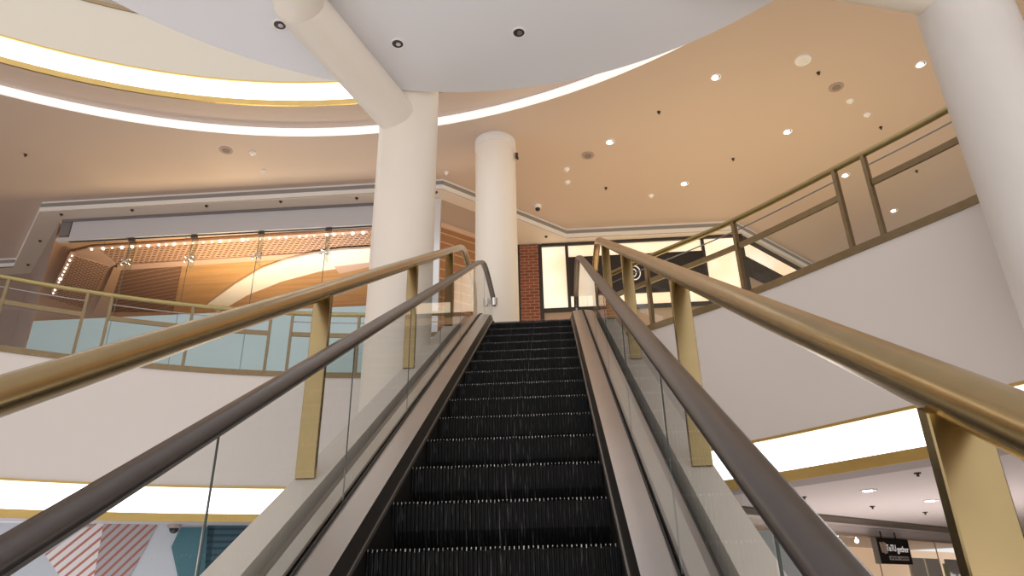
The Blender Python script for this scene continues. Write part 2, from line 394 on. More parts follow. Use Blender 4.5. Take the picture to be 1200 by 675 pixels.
# ================================================================== COLUMNS AND CANOPY
def column(c, r, z0, z1, m, label):
    t = empty('column', (c[0], c[1], z0), label, 'column')
    bm = bmesh.new(); cyl(bm, (*c, z0), (*c, z1), r, 64); obj('shaft', bm, m, t, smooth=True)
    return t
ZD = 6.9; ZB = ZD-.232; RB = .225
c1 = (-1.295, 6.50); r1 = .335
k1 = column(c1, r1, 0.0, 13.2, 'column', 'thick cream column with a sloping round arm at its top, left of the escalator')
A = Vector((c1[0]-.02, c1[1], ZB)); N = onz(350, 4, ZB); N.z = ZB
E2 = onz(357, -170, ZB); E2.z = ZB
bm = bmesh.new(); cyl(bm, A, N, RB, 40, caps=False)
obj('arm', bm, 'column', k1, smooth=True)
bm = bmesh.new(); bmesh.ops.create_uvsphere(bm, u_segments=40, v_segments=24, radius=RB*1.01, matrix=Matrix.Translation(N)); cyl(bm, N, E2, RB*1.01, 40); obj('arm', bm, 'column', k1, smooth=True)
bm = bmesh.new(); cyl(bm, (*c1, ZB-.02), (*c1, ZB), r1+.002, 48); 
bm.free()
rr = .366; c2 = (-.645, 10.62)
k2 = column(c2, rr, ZF, 9.40, 'column', 'plain round cream column standing behind the top of the escalator')
bm = bmesh.new(); cyl(bm, (*c2, 9.22), (*c2, 9.398), rr+.012, 64); obj('collar', bm, 'white', k2, smooth=True)
bm = bmesh.new(); box(bm, (c2[0]+rr+.03, c2[1]-.1, 9.02), (.05, .06, .1)); box(bm, (c2[0]+rr+.05, c2[1]-.12, 8.95), (.03, .05, .03)); obj('bracket', bm, 'dark', k2)
c3 = (4.15, 5.02); r3c = .36
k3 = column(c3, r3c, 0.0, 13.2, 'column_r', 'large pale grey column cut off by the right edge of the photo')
B0 = Vector((c3[0]-.05, c3[1], ZB)); B1 = onz(900, -48, ZB); B1.z = ZB; B1 = B0 + (B1-B0)*1.35
bm = bmesh.new(); cyl(bm, B0, B1, RB, 40); obj('arm', bm, 'column', k3, smooth=True)

cc = (-.3166, 1.74); CR = 4.492
bm = bmesh.new(); cyl(bm, (*cc, ZD), (*cc, ZD+.45), CR, 160); cn = obj('round_canopy', bm, 'canopy', smooth=True)
tag(cn, 'huge round pale grey canopy disc overhead, carried by the round arms', 'canopy')

# ================================================================== CEILING FIXTURES
def disc(bm, p, r, z0, z1, n=20, r2=None): cyl(bm, (p[0], p[1], z0), (p[0], p[1], z1), r, n, r2)
def downlight(p, z, r, label, group, m='lamp', tilt=.0):
    t = empty('downlight', (p[0], p[1], z), label, 'light', group)
    bm = bmesh.new()
    n = 24; prof = [(r, z+.0), (r, z-.012), (r*.82, z-.014), (r*.76, z-.003)]
    R = [[bm.verts.new((p[0]+q*math.cos(2*PI*k/n), p[1]+q*math.sin(2*PI*k/n), h)) for k in range(n)] for q, h in prof]
    for a, b in zip(R[:-1], R[1:]):
        for k in range(n): bm.faces.new((a[k], a[(k+1) % n], b[(k+1) % n], b[k]))
    obj('bezel', bm, 'fitting', t, smooth=True)
    bm = bmesh.new(); disc(bm, p, r*.76, z-.008, z-.001, n); obj('reflector', bm, 'lampdim', t)
    bm = bmesh.new(); disc(bm, (p[0]-r*.12, p[1]+tilt*r), r*.5, z-.02, z-.008, 16, r*.58); obj('lamp', bm, m, t)
    return t
CZ = 9.40
dl = [((839, 90), 'small ceiling downlight with half-dark reflector, highest of the middle row on the orange ceiling'),
      ((1079, 75), 'brightest ceiling downlight close beside the grey column at the right edge'),
      ((923, 154), 'glowing ceiling downlight in the middle of the orange ceiling, below the round white panel'),
      ((715, 166), 'ceiling downlight nearest the plain round column, beside a speaker'),
      ((802, 215), 'faint small ceiling downlight above the upper end of the right brass balustrade'),
      ((991, 205), 'ceiling downlight seen through the narrow glass pane of the right balustrade'),
      ((1063, 250), 'faint ceiling downlight seen through the wide glass pane beside the grey column')]
for (q, lb) in dl:
    p = onz(*q, CZ) if q[0] != 1063 else Vector((7.95, 13.95, CZ)); downlight((p.x, p.y), CZ, .085, lb, 'downlights on the upper gallery ceiling', tilt=.1)
for (q, lb) in (((328, 29), 'dark canopy spotlight beside the edge of the sloping round arm'), ((466, 51), 'dark canopy spotlight just right of the round arm'), ((608, 38), 'dark canopy spotlight in the middle of the canopy, rightmost of three')):
    p = onz(*q, ZD); t = empty('canopy_spotlight', (p.x, p.y, ZD), lb, 'light', 'recessed spotlights under the canopy')
    n = 24; bm = bmesh.new(); prof = [(.075, ZD), (.075, ZD-.008), (.06, ZD-.010), (.056, ZD-.002)]
    R = [[bm.verts.new((p.x+r_*math.cos(2*PI*k/n), p.y+r_*math.sin(2*PI*k/n), h)) for k in range(n)] for r_, h in prof]
    for a, b in zip(R[:-1], R[1:]):
        for k in range(n): bm.faces.new((a[k], a[(k+1) % n], b[(k+1) % n], b[k]))
    obj('bezel', bm, 'fitting', t, smooth=True)
    bm = bmesh.new(); disc(bm, (p.x, p.y), .056, ZD-.006, ZD-.0005, n); obj('reflector', bm, 'dark', t)
    bm = bmesh.new(); disc(bm, (p.x+.008, p.y), .026, ZD-.014, ZD-.006, 14); obj('lamp', bm, 'lampdim', t)
for (q, lb) in (((980, 102), 'round ceiling speaker on the right, below the round white panel'), ((689, 182), 'round ceiling speaker right of the plain column'), ((265, 176), 'round ceiling speaker on the left ceiling')):
    p = onz(*q, CZ); t = empty('ceiling_speaker', (p.x, p.y, CZ), lb, 'speaker', 'round ceiling speakers')
    bm = bmesh.new(); disc(bm, (p.x, p.y), .12, CZ-.012, CZ, 28); obj('rim', bm, 'grille', t, smooth=True)
    bm = bmesh.new(); disc(bm, (p.x, p.y), .07, CZ-.018, CZ-.012, 24); obj('cone', bm, 'grillec', t, smooth=True)
p = onz(941, 70, CZ); t = empty('wireless_access_panel', (p.x, p.y, CZ), 'large round white ribbed fitting on the ceiling at upper right', 'ceiling fitting')
bm = bmesh.new(); disc(bm, (p.x, p.y), .12, CZ-.03, CZ, 28, .13); obj('dome', bm, 'fitting', t, smooth=True)
bm = bmesh.new()
for k in range(-2, 3): box(bm, (p.x, p.y+k*.04, CZ-.034), (.2*math.cos(k*.5), .008, .006))
obj('rib', bm, 'white', t)
wh = [((996, 118), 'small white smoke detector between the right ceiling speaker and a cone detector'), ((1016, 134), 'small pointed white detector above the right balustrade'),
      ((664, 198), 'upper of two small white domes right of the plain column'), ((665, 213), 'lower of two small white domes right of the plain column'),
      ((763, 229), 'faint white dome above the far shopfront'), ((296, 179), 'white dome detector beside the left ceiling speaker'),
      ((309, 200), 'small white detector below the left ceiling speaker'), ((523, 202), 'tiny white detector between the two cream columns')]
for q, lb in wh:
    p = onz(*q, CZ); t = empty('smoke_detector', (p.x, p.y, CZ), lb, 'smoke detector', 'white detectors on the upper ceiling')
    s = .055 if q[0] not in (309, 523) else .04
    bm = bmesh.new(); disc(bm, (p.x, p.y), s, CZ-.02, CZ, 20, s*1.1); obj('base', bm, 'fitting', t, smooth=True)
    bm = bmesh.new(); disc(bm, (p.x, p.y), s*.45, CZ-.055, CZ-.02, 16, s*.75); obj('head', bm, 'fitting', t, smooth=True)
spr = [((959, 85), 'sprinkler head right of the round white panel'), ((1032, 149), 'sprinkler head just above the right balustrade top rail'), ((859, 186), 'sprinkler head left of the middle glowing downlight'),
       ((772, 131), 'sprinkler head above the downlight beside the speaker'), ((710, 220), 'sprinkler head low on the ceiling right of the plain column'), ((30, 181), 'lone sprinkler head on the far left ceiling'),
       ((1074, 200), 'sprinkler head seen through the wide right glass pane')]
for q, lb in spr:
    p = onz(*q, CZ); t = empty('sprinkler', (p.x, p.y, CZ), lb, 'sprinkler', 'dark sprinkler heads on the upper ceiling')
    bm = bmesh.new(); disc(bm, (p.x, p.y), .032, CZ-.008, CZ, 16); obj('escutcheon', bm, 'dark', t)
    bm = bmesh.new(); disc(bm, (p.x, p.y), .012, CZ-.04, CZ-.008, 10); disc(bm, (p.x, p.y), .02, CZ-.045, CZ-.04, 10); obj('deflector', bm, 'dark', t)
for i, q in enumerate([(72, 251), (155, 246), (242, 241), (329, 236), (418, 232), (47, 282), (33, 310), (511, 225), (640, 277)]):
    p = onz(*q, 9.15)
    bm = bmesh.new(); disc(bm, (p.x, p.y), .035, 9.15-.012, 9.15, 16); disc(bm, (p.x, p.y), .014, 9.15-.04, 9.15-.012, 10)
    o = obj('soffit_sprinkler', bm, 'dark')
    tag(o, ['soffit sprinkler at the outer corner of the left bulkhead', 'soffit sprinkler above the first glass panel of the left shop', 'soffit sprinkler above the middle of the left shop',
            'soffit sprinkler above the right part of the left shop', 'soffit sprinkler just left of the thick cream column', 'soffit sprinkler halfway down the slanting left bulkhead',
            'soffit sprinkler at the lower end of the slanting left bulkhead', 'soffit sprinkler between the two cream columns', 'soffit sprinkler above the brick pillar'][i], 'sprinkler', 'dark sprinklers in the bulkhead soffit')
# dome camera
p = onz(630, 241, CZ); t = empty('security_camera', (p.x, p.y, CZ), 'white dome security camera hanging from the ceiling right of the plain column', 'camera')
bm = bmesh.new(); disc(bm, (p.x, p.y), .07, CZ-.07, CZ, 24, .085); obj('housing', bm, 'fitting', t, smooth=True)
bm = bmesh.new(); bmesh.ops.create_uvsphere(bm, u_segments=16, v_segments=10, radius=.055, matrix=Matrix.Translation((p.x, p.y, CZ-.08))); obj('dome', bm, 'black', t, smooth=True)

# ================================================================== BALUSTRADES
def balustrade(edge, posts, s_range, label, zb=4.85, m='brass', posts_pairs=(), glass='glass', skipbars=()):
    """posts: list of arc lengths; posts_pairs: indices i where bay i..i+1 is a narrow full-height pane"""
    t = empty('balustrade', (*edge[len(edge)//2], zb), label, 'railing')
    s0, s1 = s_range; n = max(8, int((s1-s0)/.25)); run = sub(edge, s0, s1, n); run = offset(run, .03)
    zt = zb+1.075
    bm = bmesh.new(); sweep(bm, [(*q, zt) for q in run], circ_sec(.036, 16)); obj('top_rail', bm, 'brasso', t, smooth=True)
    bm = bmesh.new(); slab(bm, offset(run, -.045), offset(run, .05), zb, zb+.085); obj('base_band', bm, 'brassd', t)
    ps = sorted(posts)
    for s in ps:
        a, b = sub(edge, s, s+.02, 1); d = Vector(b)-Vector(a); rz = math.atan2(d.y, d.x); nn = Vector((-d.y, d.x)).normalized()*.03
        bm = bmesh.new(); box(bm, (a[0]+nn.x, a[1]+nn.y, (zb+.0+zt)/2), (.038, .075, zt-zb-.03), rz)
        obj('post', bm, 'brassd', t)
    bays = list(zip([s0]+ps, ps+[s1]))
    for i, (a, b) in enumerate(bays):
        if b-a < .08: continue
        q = offset(sub(edge, a+.02, b-.02, max(2, int((b-a)/.15))), .03)
        narrow = (b-a) < .45
        top = zt-.05 if narrow else zb+.68
        bm = bmesh.new(); slab(bm, offset(q, -.005), offset(q, .005), zb+.085, top); obj('glass_panel', bm, glass, t)
        if not narrow:
            bm = bmesh.new(); slab(bm, offset(q, -.014), offset(q, .014), zb+.68, zb+.75); obj('mid_rail', bm, 'brassd', t)
            bm = bmesh.new(); sweep(bm, [(*k, zb+.93) for k in q], circ_sec(.0085, 8)); obj('rod', bm, 'steeld', t, smooth=True)
    return t
def S_(edge, px, py): p = onz(px, py, 4.85); return arclen_of(edge, (p.x, p.y))
LL = sum((Vector(b)-Vector(a)).length for a, b in zip(left_edge[:-1], left_edge[1:]))
lp = [S_(left_edge, *q) for q in ((83, 419), (113, 422), (212, 433), (308, 439.5), (334, 441))]
lp += [lp[0]-.98, lp[0]-2.0, lp[0]-2.35, lp[0]-3.3, lp[4]+1.05, lp[4]+2.1, LL-.04]
balustrade(left_edge, [s for s in lp if .1 < s < LL], (.1, LL), 'long curved brass and glass balustrade on the left balcony edge')
RL = sum((Vector(b)-Vector(a)).length for a, b in zip(right_edge[:-1], right_edge[1:]))
rp = [S_(right_edge, *q) for q in ((764, 387), (875, 351), (1000, 299), (1037, 284))]
rp += [.05, rp[3]+1.1, rp[3]+2.2, rp[3]+2.5, rp[3]+3.6, RL-.1]
balustrade(right_edge, rp, (.02, RL), 'curved brass and glass balustrade climbing across the right side of the photo')
L3 = sum((Vector(b)-Vector(a)).length for a, b in zip(e3[:-1], e3[1:]))
balustrade(e3, [1+k*1.1 for k in range(int((L3-2)/1.1))], (.3, L3-.3), 'topmost brass balustrade glimpsed at the upper left corner above the cream fascia', zb=11.22)

# ================================================================== ESCALATOR
TAN = math.tan(math.radians(30)); X0, X1, XG = .505, .533, .665
def smin(a, b, k): return -k*math.log(math.exp(-a/k)+math.exp(-b/k)) if abs(a-b) < 30*k else min(a, b)
def zinc(Y, off, flat_top, flat_bot=None, k=.05):
    z = smin(.13+TAN*Y+off, flat_top, k)
    if flat_bot is not None: z = -smin(-z, -flat_bot, k)
    return z
Y0, Y1 = -1.0, 10.4
YS = [Y0+i*.1 for i in range(int((Y1-Y0)/.1)+1)]
esc = empty('escalator', (0, 4.5, 0), 'black-stepped escalator with dark rubber handrails and glass sides climbing up the middle', 'escalator')
# steps
def step_mesh(depth=.405, rise=.232, w=.998, nr=53, g=.011):
    """one comb-grooved step, nose at origin"""
    bm = bmesh.new(); pitch = w/nr; pr = []
    for i in range(nr):
        x = -w/2+i*pitch; pr += [(x+pitch*.06, 1), (x+pitch*.44, 1), (x+pitch*.56, 0), (x+pitch*.94, 0)]
    pr = [(-w/2, 0)]+pr+[(w/2, 0)]
    R = [[], [], [], [], []]
    for x, up in pr:
        o = 0 if up else g
        R[0].append(bm.verts.new((x, depth, -o))); R[1].append(bm.verts.new((x, .006+o, -o)))
        R[2].append(bm.verts.new((x, o, -.006-o))); R[3].append(bm.verts.new((x, .012+o*.8, -rise*.55))); R[4].append(bm.verts.new((x, .05+o*.8, -rise-.01)))
    for a, b in zip(R[:-1], R[1:]):
        for i in range(len(pr)-1): bm.faces.new((a[i], a[i+1], b[i+1], b[i]))
    return bm
def teeth_mesh(w=.998, nr=53):
    bm = bmesh.new(); pitch = w/nr
    for i in range(nr):
        x = -w/2+(i+.25)*pitch; h = .005+.010*random.random()
        box(bm, (x, .0016, -h/2), (pitch*random.uniform(.08, .24), .006, h))
    return bm
proto = teethp = None
for k in range(-5, 18):
    Y = 2.9+.4*k; z = zinc(Y, 0, ZF-.005, 0.0, .03)
    if k < -2 and z <= .02: pass
    if proto is None:
        proto = obj('step', step_mesh(), 'step', esc); s = proto; teethp = obj('step_teeth', teeth_mesh(), 'tooth'); tt = teethp
    else:
        s = proto.copy(); COL.objects.link(s); s.parent = esc; s.matrix_parent_inverse = proto.matrix_parent_inverse.copy()
        tt = teethp.copy(); COL.objects.link(tt)
    s.location = (0, Y, z); tt.parent = s; tt.matrix_parent_inverse = Matrix.Identity(4); tt.location = (0, 0, 0)
bm = bmesh.new(); box(bm, (0, 10.15, ZF-.01), (.998, .55, .02)); box(bm, (0, 9.86, ZF-.012), (.998, .1, .01)); obj('comb_plate', bm, 'steel', esc)
def strip_xz(sec, side, ft, fb, k=.05, ys=YS, m='steel', name='deck', off0=0.0, close=True):
    """section of (x, height-over-nose-line) swept up the incline"""
    bm = bmesh.new(); rings = []
    for Y in ys:
        rings.append([bm.verts.new((side*x, Y, zinc(Y, off0, ft, fb, k)+h)) for x, h in sec])
    n = len(sec)
    for a, b in zip(rings[:-1], rings[1:]):
        for i in range(n if close else n-1): bm.faces.new((a[i], a[(i+1) % n], b[(i+1) % n], b[i]))
    if close: bm.faces.new(rings[0][::-1]); bm.faces.new(rings[-1])
    return obj(name, bm, m, esc)
for sd in (-1, 1):
    strip_xz([(X0, -.33), (X0+.012, -.33), (X1, .095), (X0, .0)], sd, ZF, 0, m='skirt', name='skirt_panel')
    strip_xz([(X0-.006, .006), (X0+.004, .006), (X0+.008, .02), (X0-.002, .02)], sd, ZF, 0, m='steeld', name='skirt_edge')
    strip_xz([(X1, .07), (.650, .085), (.650, .108), (X1, .095)], sd, ZF, 0, m='steel', name='inner_deck')
    strip_xz([(.650, .06), (.657, .06), (.657, .122), (.650, .122)], sd, ZF, 0, m='gasket', name='gasket')
    strip_xz([(.673, .06), (.684, .06), (.684, .118), (.673, .118)], sd, ZF, 0, m='gasket', name='gasket')
    strip_xz([(.684, .05), (.757, .05), (.757, .10), (.684, .108)], sd, ZF, 0, m='outer', name='outer_deck')
    strip_xz([(.757, -.05), (.850, -.05), (.850, -.03), (.757, -.03)], sd, ZF, 0, m='steeld', name='recess')
    strip_xz([(.850, -.05), (.850, .1), (1.0, .1), (1.0, -.85), (.985, -.85), (.985, -.05)], sd, ZF-.02, 0, m='curb', name='side_cladding')
    # glass
    js = [-.75, .75, 1.88, 3.07, 4.25, 5.4, 6.55, 7.7, 8.85, 10.0] if sd < 0 else [-.75, .65, 1.35, 2.48, 3.65, 4.8, 5.95, 7.1, 8.25, 9.4, 10.1]
    for a, b in zip(js[:-1], js[1:]):
        n = 8; bm = bmesh.new(); rings = []
        for i in range(n+1):
            Y = a+.004+(b-a-.008)*i/n; zb = zinc(Y, 0, ZF, 0, .05)+.11; zt = zinc(Y, .87, 6.05, 1.0, .12)-.012
            rings.append([bm.verts.new((sd*(XG-.005), Y, zb)), bm.verts.new((sd*(XG+.005), Y, zb)), bm.verts.new((sd*(XG+.005), Y, zt)), bm.verts.new((sd*(XG-.005), Y, zt))])
        for p_, q_ in zip(rings[:-1], rings[1:]):
            for i in range(4): bm.faces.new((p_[i], p_[(i+1) % 4], q_[(i+1) % 4], q_[i]))
        bm.faces.new(rings[0][::-1]); bm.faces.new(rings[-1])
        obj('glass_panel', bm, 'glass', esc)
        if a > 0:
            bm = bmesh.new(); zb = zinc(a, 0, ZF, 0, .05)+.115; zt = zinc(a, .87, 6.05, 1.0, .12)-.015
            box(bm, (sd*XG, a, (zb+zt)/2), (.005, .005, zt-zb)); obj('glass_joint', bm, 'edge', esc)
    # handrail
    path = []
    for i in range(13):
        a = -PI/2-PI*i/12; path.append((sd*XG, Y0+.3*math.cos(a)*1.0, .68+.3*math.sin(a)*1.0))
    path = [(sd*XG, -.3, .40)]+path
    y = Y0+.05
    while y < 10.05: path.append((sd*XG, y, zinc(y, .87, 6.05, .985, .12))); y += .12
    for i in range(13):
        a = PI/2-PI*i/12; path.append((sd*XG, 10.08+.3*math.cos(a), 5.75+.3*math.sin(a)))
    path.append((sd*XG, 9.5, 5.45)); path.append((sd*XG, 9.1, 5.30))
    sec = [(-.030, -.016), (-.040, -.010), (-.043, .0), (-.040, .012), (-.028, .021), (0, .024), (.028, .021), (.040, .012), (.043, 0), (.040, -.010), (.030, -.016)]
    bm = bmesh.new(); sweep(bm, path, sec, side=(1, 0, 0)); obj('handrail', bm, 'rubber', esc, smooth=True)
    bm = bmesh.new(); sweep(bm, path, [(-.020, -.030), (.020, -.030), (.020, -.016), (-.020, -.016)], side=(1, 0, 0)); obj('handrail_guide', bm, 'steeld', esc)
# truss underside
bm = bmesh.new(); rings = []
for Y in YS:
    zz = zinc(Y, 0, ZF-.02, .4)-.85; rings.append([bm.verts.new((-1, Y, zz)), bm.verts.new((1, Y, zz)), bm.verts.new((1, Y, zz-.02)), bm.verts.new((-1, Y, zz-.02))])
for a, b in zip(rings[:-1], rings[1:]):
    for i in range(4): bm.faces.new((a[i], a[(i+1) % 4], b[(i+1) % 4], b[i]))
obj('truss_underside', bm, 'curb', esc)
# chrome clamp pair at the top of the left newel
bm = bmesh.new()
q = onY(575.5, 354, 9.6)
for dx in (-.055, .055):
    cyl(bm, (q.x+dx, 9.6, q.z-.06), (q.x+dx, 9.6, q.z+.06), .038, 16)
box(bm, (q.x, 9.6, q.z), (.1, .03, .04)); obj('clamp', bm, 'chrome', esc, smooth=False)

# brass guard rails on the curbs
for sd, lb in ((-1, 'heavy brass tube guard rail on flat brass posts along the left side of the escalator'), (1, 'heavy brass tube guard rail on flat brass posts along the right side of the escalator')):
    g = empty('guard_rail', (sd*.95, 4.5, 2.8), lb, 'railing')
    path = []; y = -1.6
    while y < 9.6: path.append((sd*.95, y, zinc(y, 1.09, 6.22, None, .07))); y += .12
    for i in range(9):
        a = PI/2-(PI/2)*i/8; path.append((sd*.95, 9.7+.3*math.cos(a), 5.92+.3*math.sin(a)))
    path.append((sd*.95, 10.0, 5.1))
    bm = bmesh.new(); sweep(bm, path, circ_sec(.046, 28), side=(1, 0, 0)); obj('tube_rail', bm, 'brass', g, smooth=True)
    for y in (-.95, 1.2, 3.35, 5.5, 7.5):
        zb = zinc(y, .1, ZF+.08, 0, .05)+.001; zt = zinc(y, 1.09, 6.22, None, .07)-.03
        if y < 0: zb = max(zb, .11)
        bm = bmesh.new(); n = 10
        # flat bar with slightly eased edges, top cut to the slope
        for k in range(1):
            w2, d2 = .048, .016
            sec = [(-w2, -d2+.003), (-w2+.003, -d2), (w2-.003, -d2), (w2, -d2+.003), (w2, d2-.003), (w2-.003, d2), (-w2+.003, d2), (-w2, d2-.003)]
            lo = [bm.verts.new((sd*.945+a, y+b, zb)) for a, b in sec]; hi = [bm.verts.new((sd*.945+a, y+b, zt+b*TAN)) for a, b in sec]
            bm.faces.new(lo[::-1]); bm.faces.new(hi)
            for i in range(8): bm.faces.new((lo[i], lo[(i+1) % 8], hi[(i+1) % 8], hi[i]))
        pst = obj('post', bm, 'brass', g)

# ================================================================== LEFT SHOPFRONT (glazed)
YW = 12.08
sf = empty('shopfront', (-6, YW, ZF), 'glazed shopfront with grey header and teal frosted lower glass behind the left balustrade', 'shopfront')
bm = bmesh.new(); box(bm, (-6.04, YW+.02, 9.12), (7.84, .1, .06)); obj('shadow_gap', bm, 'headerd', sf)
bm = bmesh.new(); box(bm, (-5.92, YW+.03, 8.86), (7.6, .08, .47)); box(bm, (-6.04, YW+.0, 8.66), (7.84, .1, .07)); obj('header', bm, 'header', sf)
bm = bmesh.new(); box(bm, (-9.86, YW+.02, 8.93), (.22, .06, .33)); obj('header_end', bm, 'headerd', sf)
xs = [-9.98, -8.36, -7.03, -5.62, -4.22, -2.9, -2.1]
for a, b in zip(xs[:-1], xs[1:]):
    bm = bmesh.new(); box(bm, ((a+b)/2, YW, 7.75), (b-a-.012, .012, 1.76)); obj('glass_panel', bm, 'shopglass', sf)
    bm = bmesh.new(); box(bm, ((a+b)/2, YW, (ZF+6.86)/2), (b-a-.012, .02, 1.85)); obj('frosted_panel', bm, 'frost', sf)
for x in xs[1:-1]:
    bm = bmesh.new(); box(bm, (x, YW+.105, 8.28), (.014, .19, .72)); obj('glass_fin', bm, 'fin', sf)
    bm = bmesh.new(); box(bm, (x, YW-.002, 7.0), (.008, .014, 3.2)); obj('joint_seal', bm, 'edge', sf)
    bm = bmesh.new()
    for sx in (-1, 1):
        for sz in (-1, 1):
            cyl(bm, (x, YW-.03, 8.08), (x+sx*.08, YW-.03, 8.08+sz*.05), .010, 8); cyl(bm, (x+sx*.08, YW-.035, 8.08+sz*.05), (x+sx*.08, YW+.012, 8.08+sz*.05), .022, 12)
    cyl(bm, (x, YW-.045, 8.08), (x, YW+.1, 8.08), .02, 12)
    obj('spider_fitting', bm, 'chrome', sf)
    bm = bmesh.new(); box(bm, (x+.03, YW-.01, 8.58), (.12, .05, .06)); obj('top_clamp', bm, 'dark', sf)
bm = bmesh.new(); box(bm, (-1.99, YW-.03, 7.07), (.2, .1, 4.14)); o = obj('pilaster', bm, 'pilaster'); tag(o, 'narrow silvery pilaster between the two cream columns', 'pilaster')

# shop ceiling: panels at several heights
def poly(name, pix, z, m, th=.03, uvrot=0.0):
    P = [onz(x, y, z) for x, y in pix]; bm = bmesh.new(); uvl = bm.loops.layers.uv.new('UVMap')
    lo = [bm.verts.new((p.x, p.y, z)) for p in P]; hi = [bm.verts.new((p.x, p.y, z+th)) for p in P]
    f = bm.faces.new(lo); c, s = math.cos(uvrot), math.sin(uvrot)
    for l in f.loops: l[uvl].uv = (l.vert.co.x*c-l.vert.co.y*s, l.vert.co.x*s+l.vert.co.y*c)
    bm.faces.new(hi[::-1])
    for i in range(len(P)): bm.faces.new((lo[i], lo[(i+1) % len(P)], hi[(i+1) % len(P)], hi[i]))
    return struct(name, bm, m, uv=True)
bm = bmesh.new(); prism(bm, [(-10.1, 12.25), (-2.0, 12.25), (-2.0, 19), (-17.0, 19)], 9.03, 9.05); struct('ceiling_shop', bm, 'orange')
poly('ceiling_shop_perforated', [(112, 289), (436, 268), (436, 293), (140, 311)], 8.98, 'perf')
poly('trim_5', [(137, 311), (436, 292), (436, 297), (138, 317)], 8.95, 'pinkpaint')
poly('ceiling_shop_slats', [(137, 316), (216, 310), (206, 366), (126, 366)], 8.97, 'slats', uvrot=.25)
poly('ceiling_shop_wood', [(214, 309), (436, 297), (436, 380), (200, 380)], 8.96, 'gold_wood', uvrot=.2)
# curved white raft
cur = [(256, 366), (290, 346), (330, 330), (375, 318), (436, 309)]
poly('trim_6', cur+[(436, 291), (400, 293), (365, 298), (335, 305), (305, 316), (275, 334), (242, 358)], 8.88, 'white', .05)
poly('trim_7', [(392, 313), (436, 308), (436, 312), (398, 321)], 8.86, 'bulb' if False else 'pinkpaint', .02)
poly('ceiling_shop_corner', [(76, 302), (82, 296), (112, 289), (136, 310), (120, 318)], 8.97, 'pinkpaint')
poly('ceiling_shop_diagonal', [(84, 299), (128, 312), (100, 362), (58, 350)], 8.95, 'perf', uvrot=-.7)
poly('trim_8', [(133, 314), (142, 316), (126, 366), (110, 366)], 8.94, 'orange')
bm = bmesh.new(); wallstrip(bm, [(-16, 18.5), (-2, 18.5)], ZF, 9.05); struct('wall_shop_back', bm, 'orange')
bm = bmesh.new(); wallstrip(bm, [(-2.05, 12.2), (-2.05, 18.5)], ZF, 9.05); struct('wall_shop_right', bm, 'tan')
def track(A, B, n, label):
    t = empty('light_track', ((A.x+B.x)/2, (A.y+B.y)/2, 8.9), label, 'light', 'rows of small bright bulbs inside the glazed shop')
    bm = bmesh.new(); sweep(bm, [A, B], rect_sec(.12, .03)); obj('rail', bm, 'pinkpaint', t)
    bm = bmesh.new()
    for f in (.05, .35, .65, .95): p = A.lerp(B, f); cyl(bm, p, (p.x, p.y, 9.03), .008, 6)
    obj('hanger_rod', bm, 'steel', t)
    for i in range(n):
        p = A.lerp(B, (i+.5)/n+random.uniform(-.25, .25)/n); bm = bmesh.new(); r = random.choice((.014, .02, .03))
        bmesh.ops.create_icosphere(bm, subdivisions=2, radius=r, matrix=Matrix.Translation((p.x, p.y, p.z-.03))); obj('bulb', bm, 'bulb', t, smooth=True)
track(onz(105, 291, 8.88), onz(432, 271, 8.88), 30, 'long row of bright little bulbs along the top of the glazed shop')
track(onz(86, 296, 8.88), onz(62, 344, 8.88), 11, 'short slanting row of bright bulbs at the left end of the glazed shop')

# angled wood-strip wall between the columns
dA, dB = WL[3], WL[4]
bm = bmesh.new(); wallstrip(bm, [dA, dB], 8.53, 9.15); struct('wall_angled_top', bm, 'tan')
bm = bmesh.new(); wallstrip(bm, [dA, dB], ZF, 8.53); struct('wall_angled', bm, 'wood')
bm = bmesh.new(); slab(bm, offset([dA, dB], -.04), offset([dA, dB], .0), 8.5, 8.6); struct('trim_9', bm, 'orange')

# ================================================================== RIGHT SHOPFRONT
YR = 14.30
bm = bmesh.new(); uvl = bm.loops.layers.uv.new('UVMap'); wallstrip(bm, [(-.42, YR-.12), (.0, YR-.12)], ZF, 9.12, uvl); wallstrip(bm, [(.0, YR-.12), (.0, YR)], ZF, 9.12, uvl)
o = obj('brick_pillar', bm, 'brick', uv=True); tag(o, 'slim red brick pillar behind the top of the escalator', 'pillar')
rf = empty('shopfront', (2, YR, ZF), 'dark-framed shopfront with glowing cream blinds and a black sign band beside the brick pillar', 'shopfront')
def rbox(nm, x0, x1, z0, z1, m, dy=0.0, th=.05):
    bm = bmesh.new(); box(bm, ((x0+x1)/2, YR+dy, (z0+z1)/2), (x1-x0, th, z1-z0)); return obj(nm, bm, m, rf)
rbox('frame', -.52, -.42, ZF, 9.13, 'frame', -.06, .12)
rbox('frame', .0, .085, ZF, 9.13, 'frame', -.06)
rbox('frame', .085, 4.64, 9.08, 9.15, 'frame', -.06)
rbox('frame', .62, .69, 7.53, 9.08, 'frame', -.06)
rbox('frame', .085, 4.64, 7.44, 7.53, 'frame', -.06)
rbox('frame', 4.47, 4.64, ZF, 9.1, 'frame', -.06)
rbox('frame', 3.70, 3.77, 7.53, 9.08, 'frame', -.055)
rbox('lit_pane', .085, .62, 7.53, 9.08, 'glow')
rbox('lit_pane', .69, 3.70, 8.78, 9.08, 'glow')
rbox('lit_pane', .69, 3.70, 7.53, 7.81, 'glow')
rbox('lit_pane', 3.77, 4.47, 7.53, 9.08, 'glow')
rbox('sign_band', .69, 3.70, 7.81, 8.78, 'black', -.04)
rbox('notice', 3.44, 3.52, 7.12, 7.38, 'teal', -.05)
q = Vector((2.14, YR-.075, 8.30)); bm = bmesh.new()
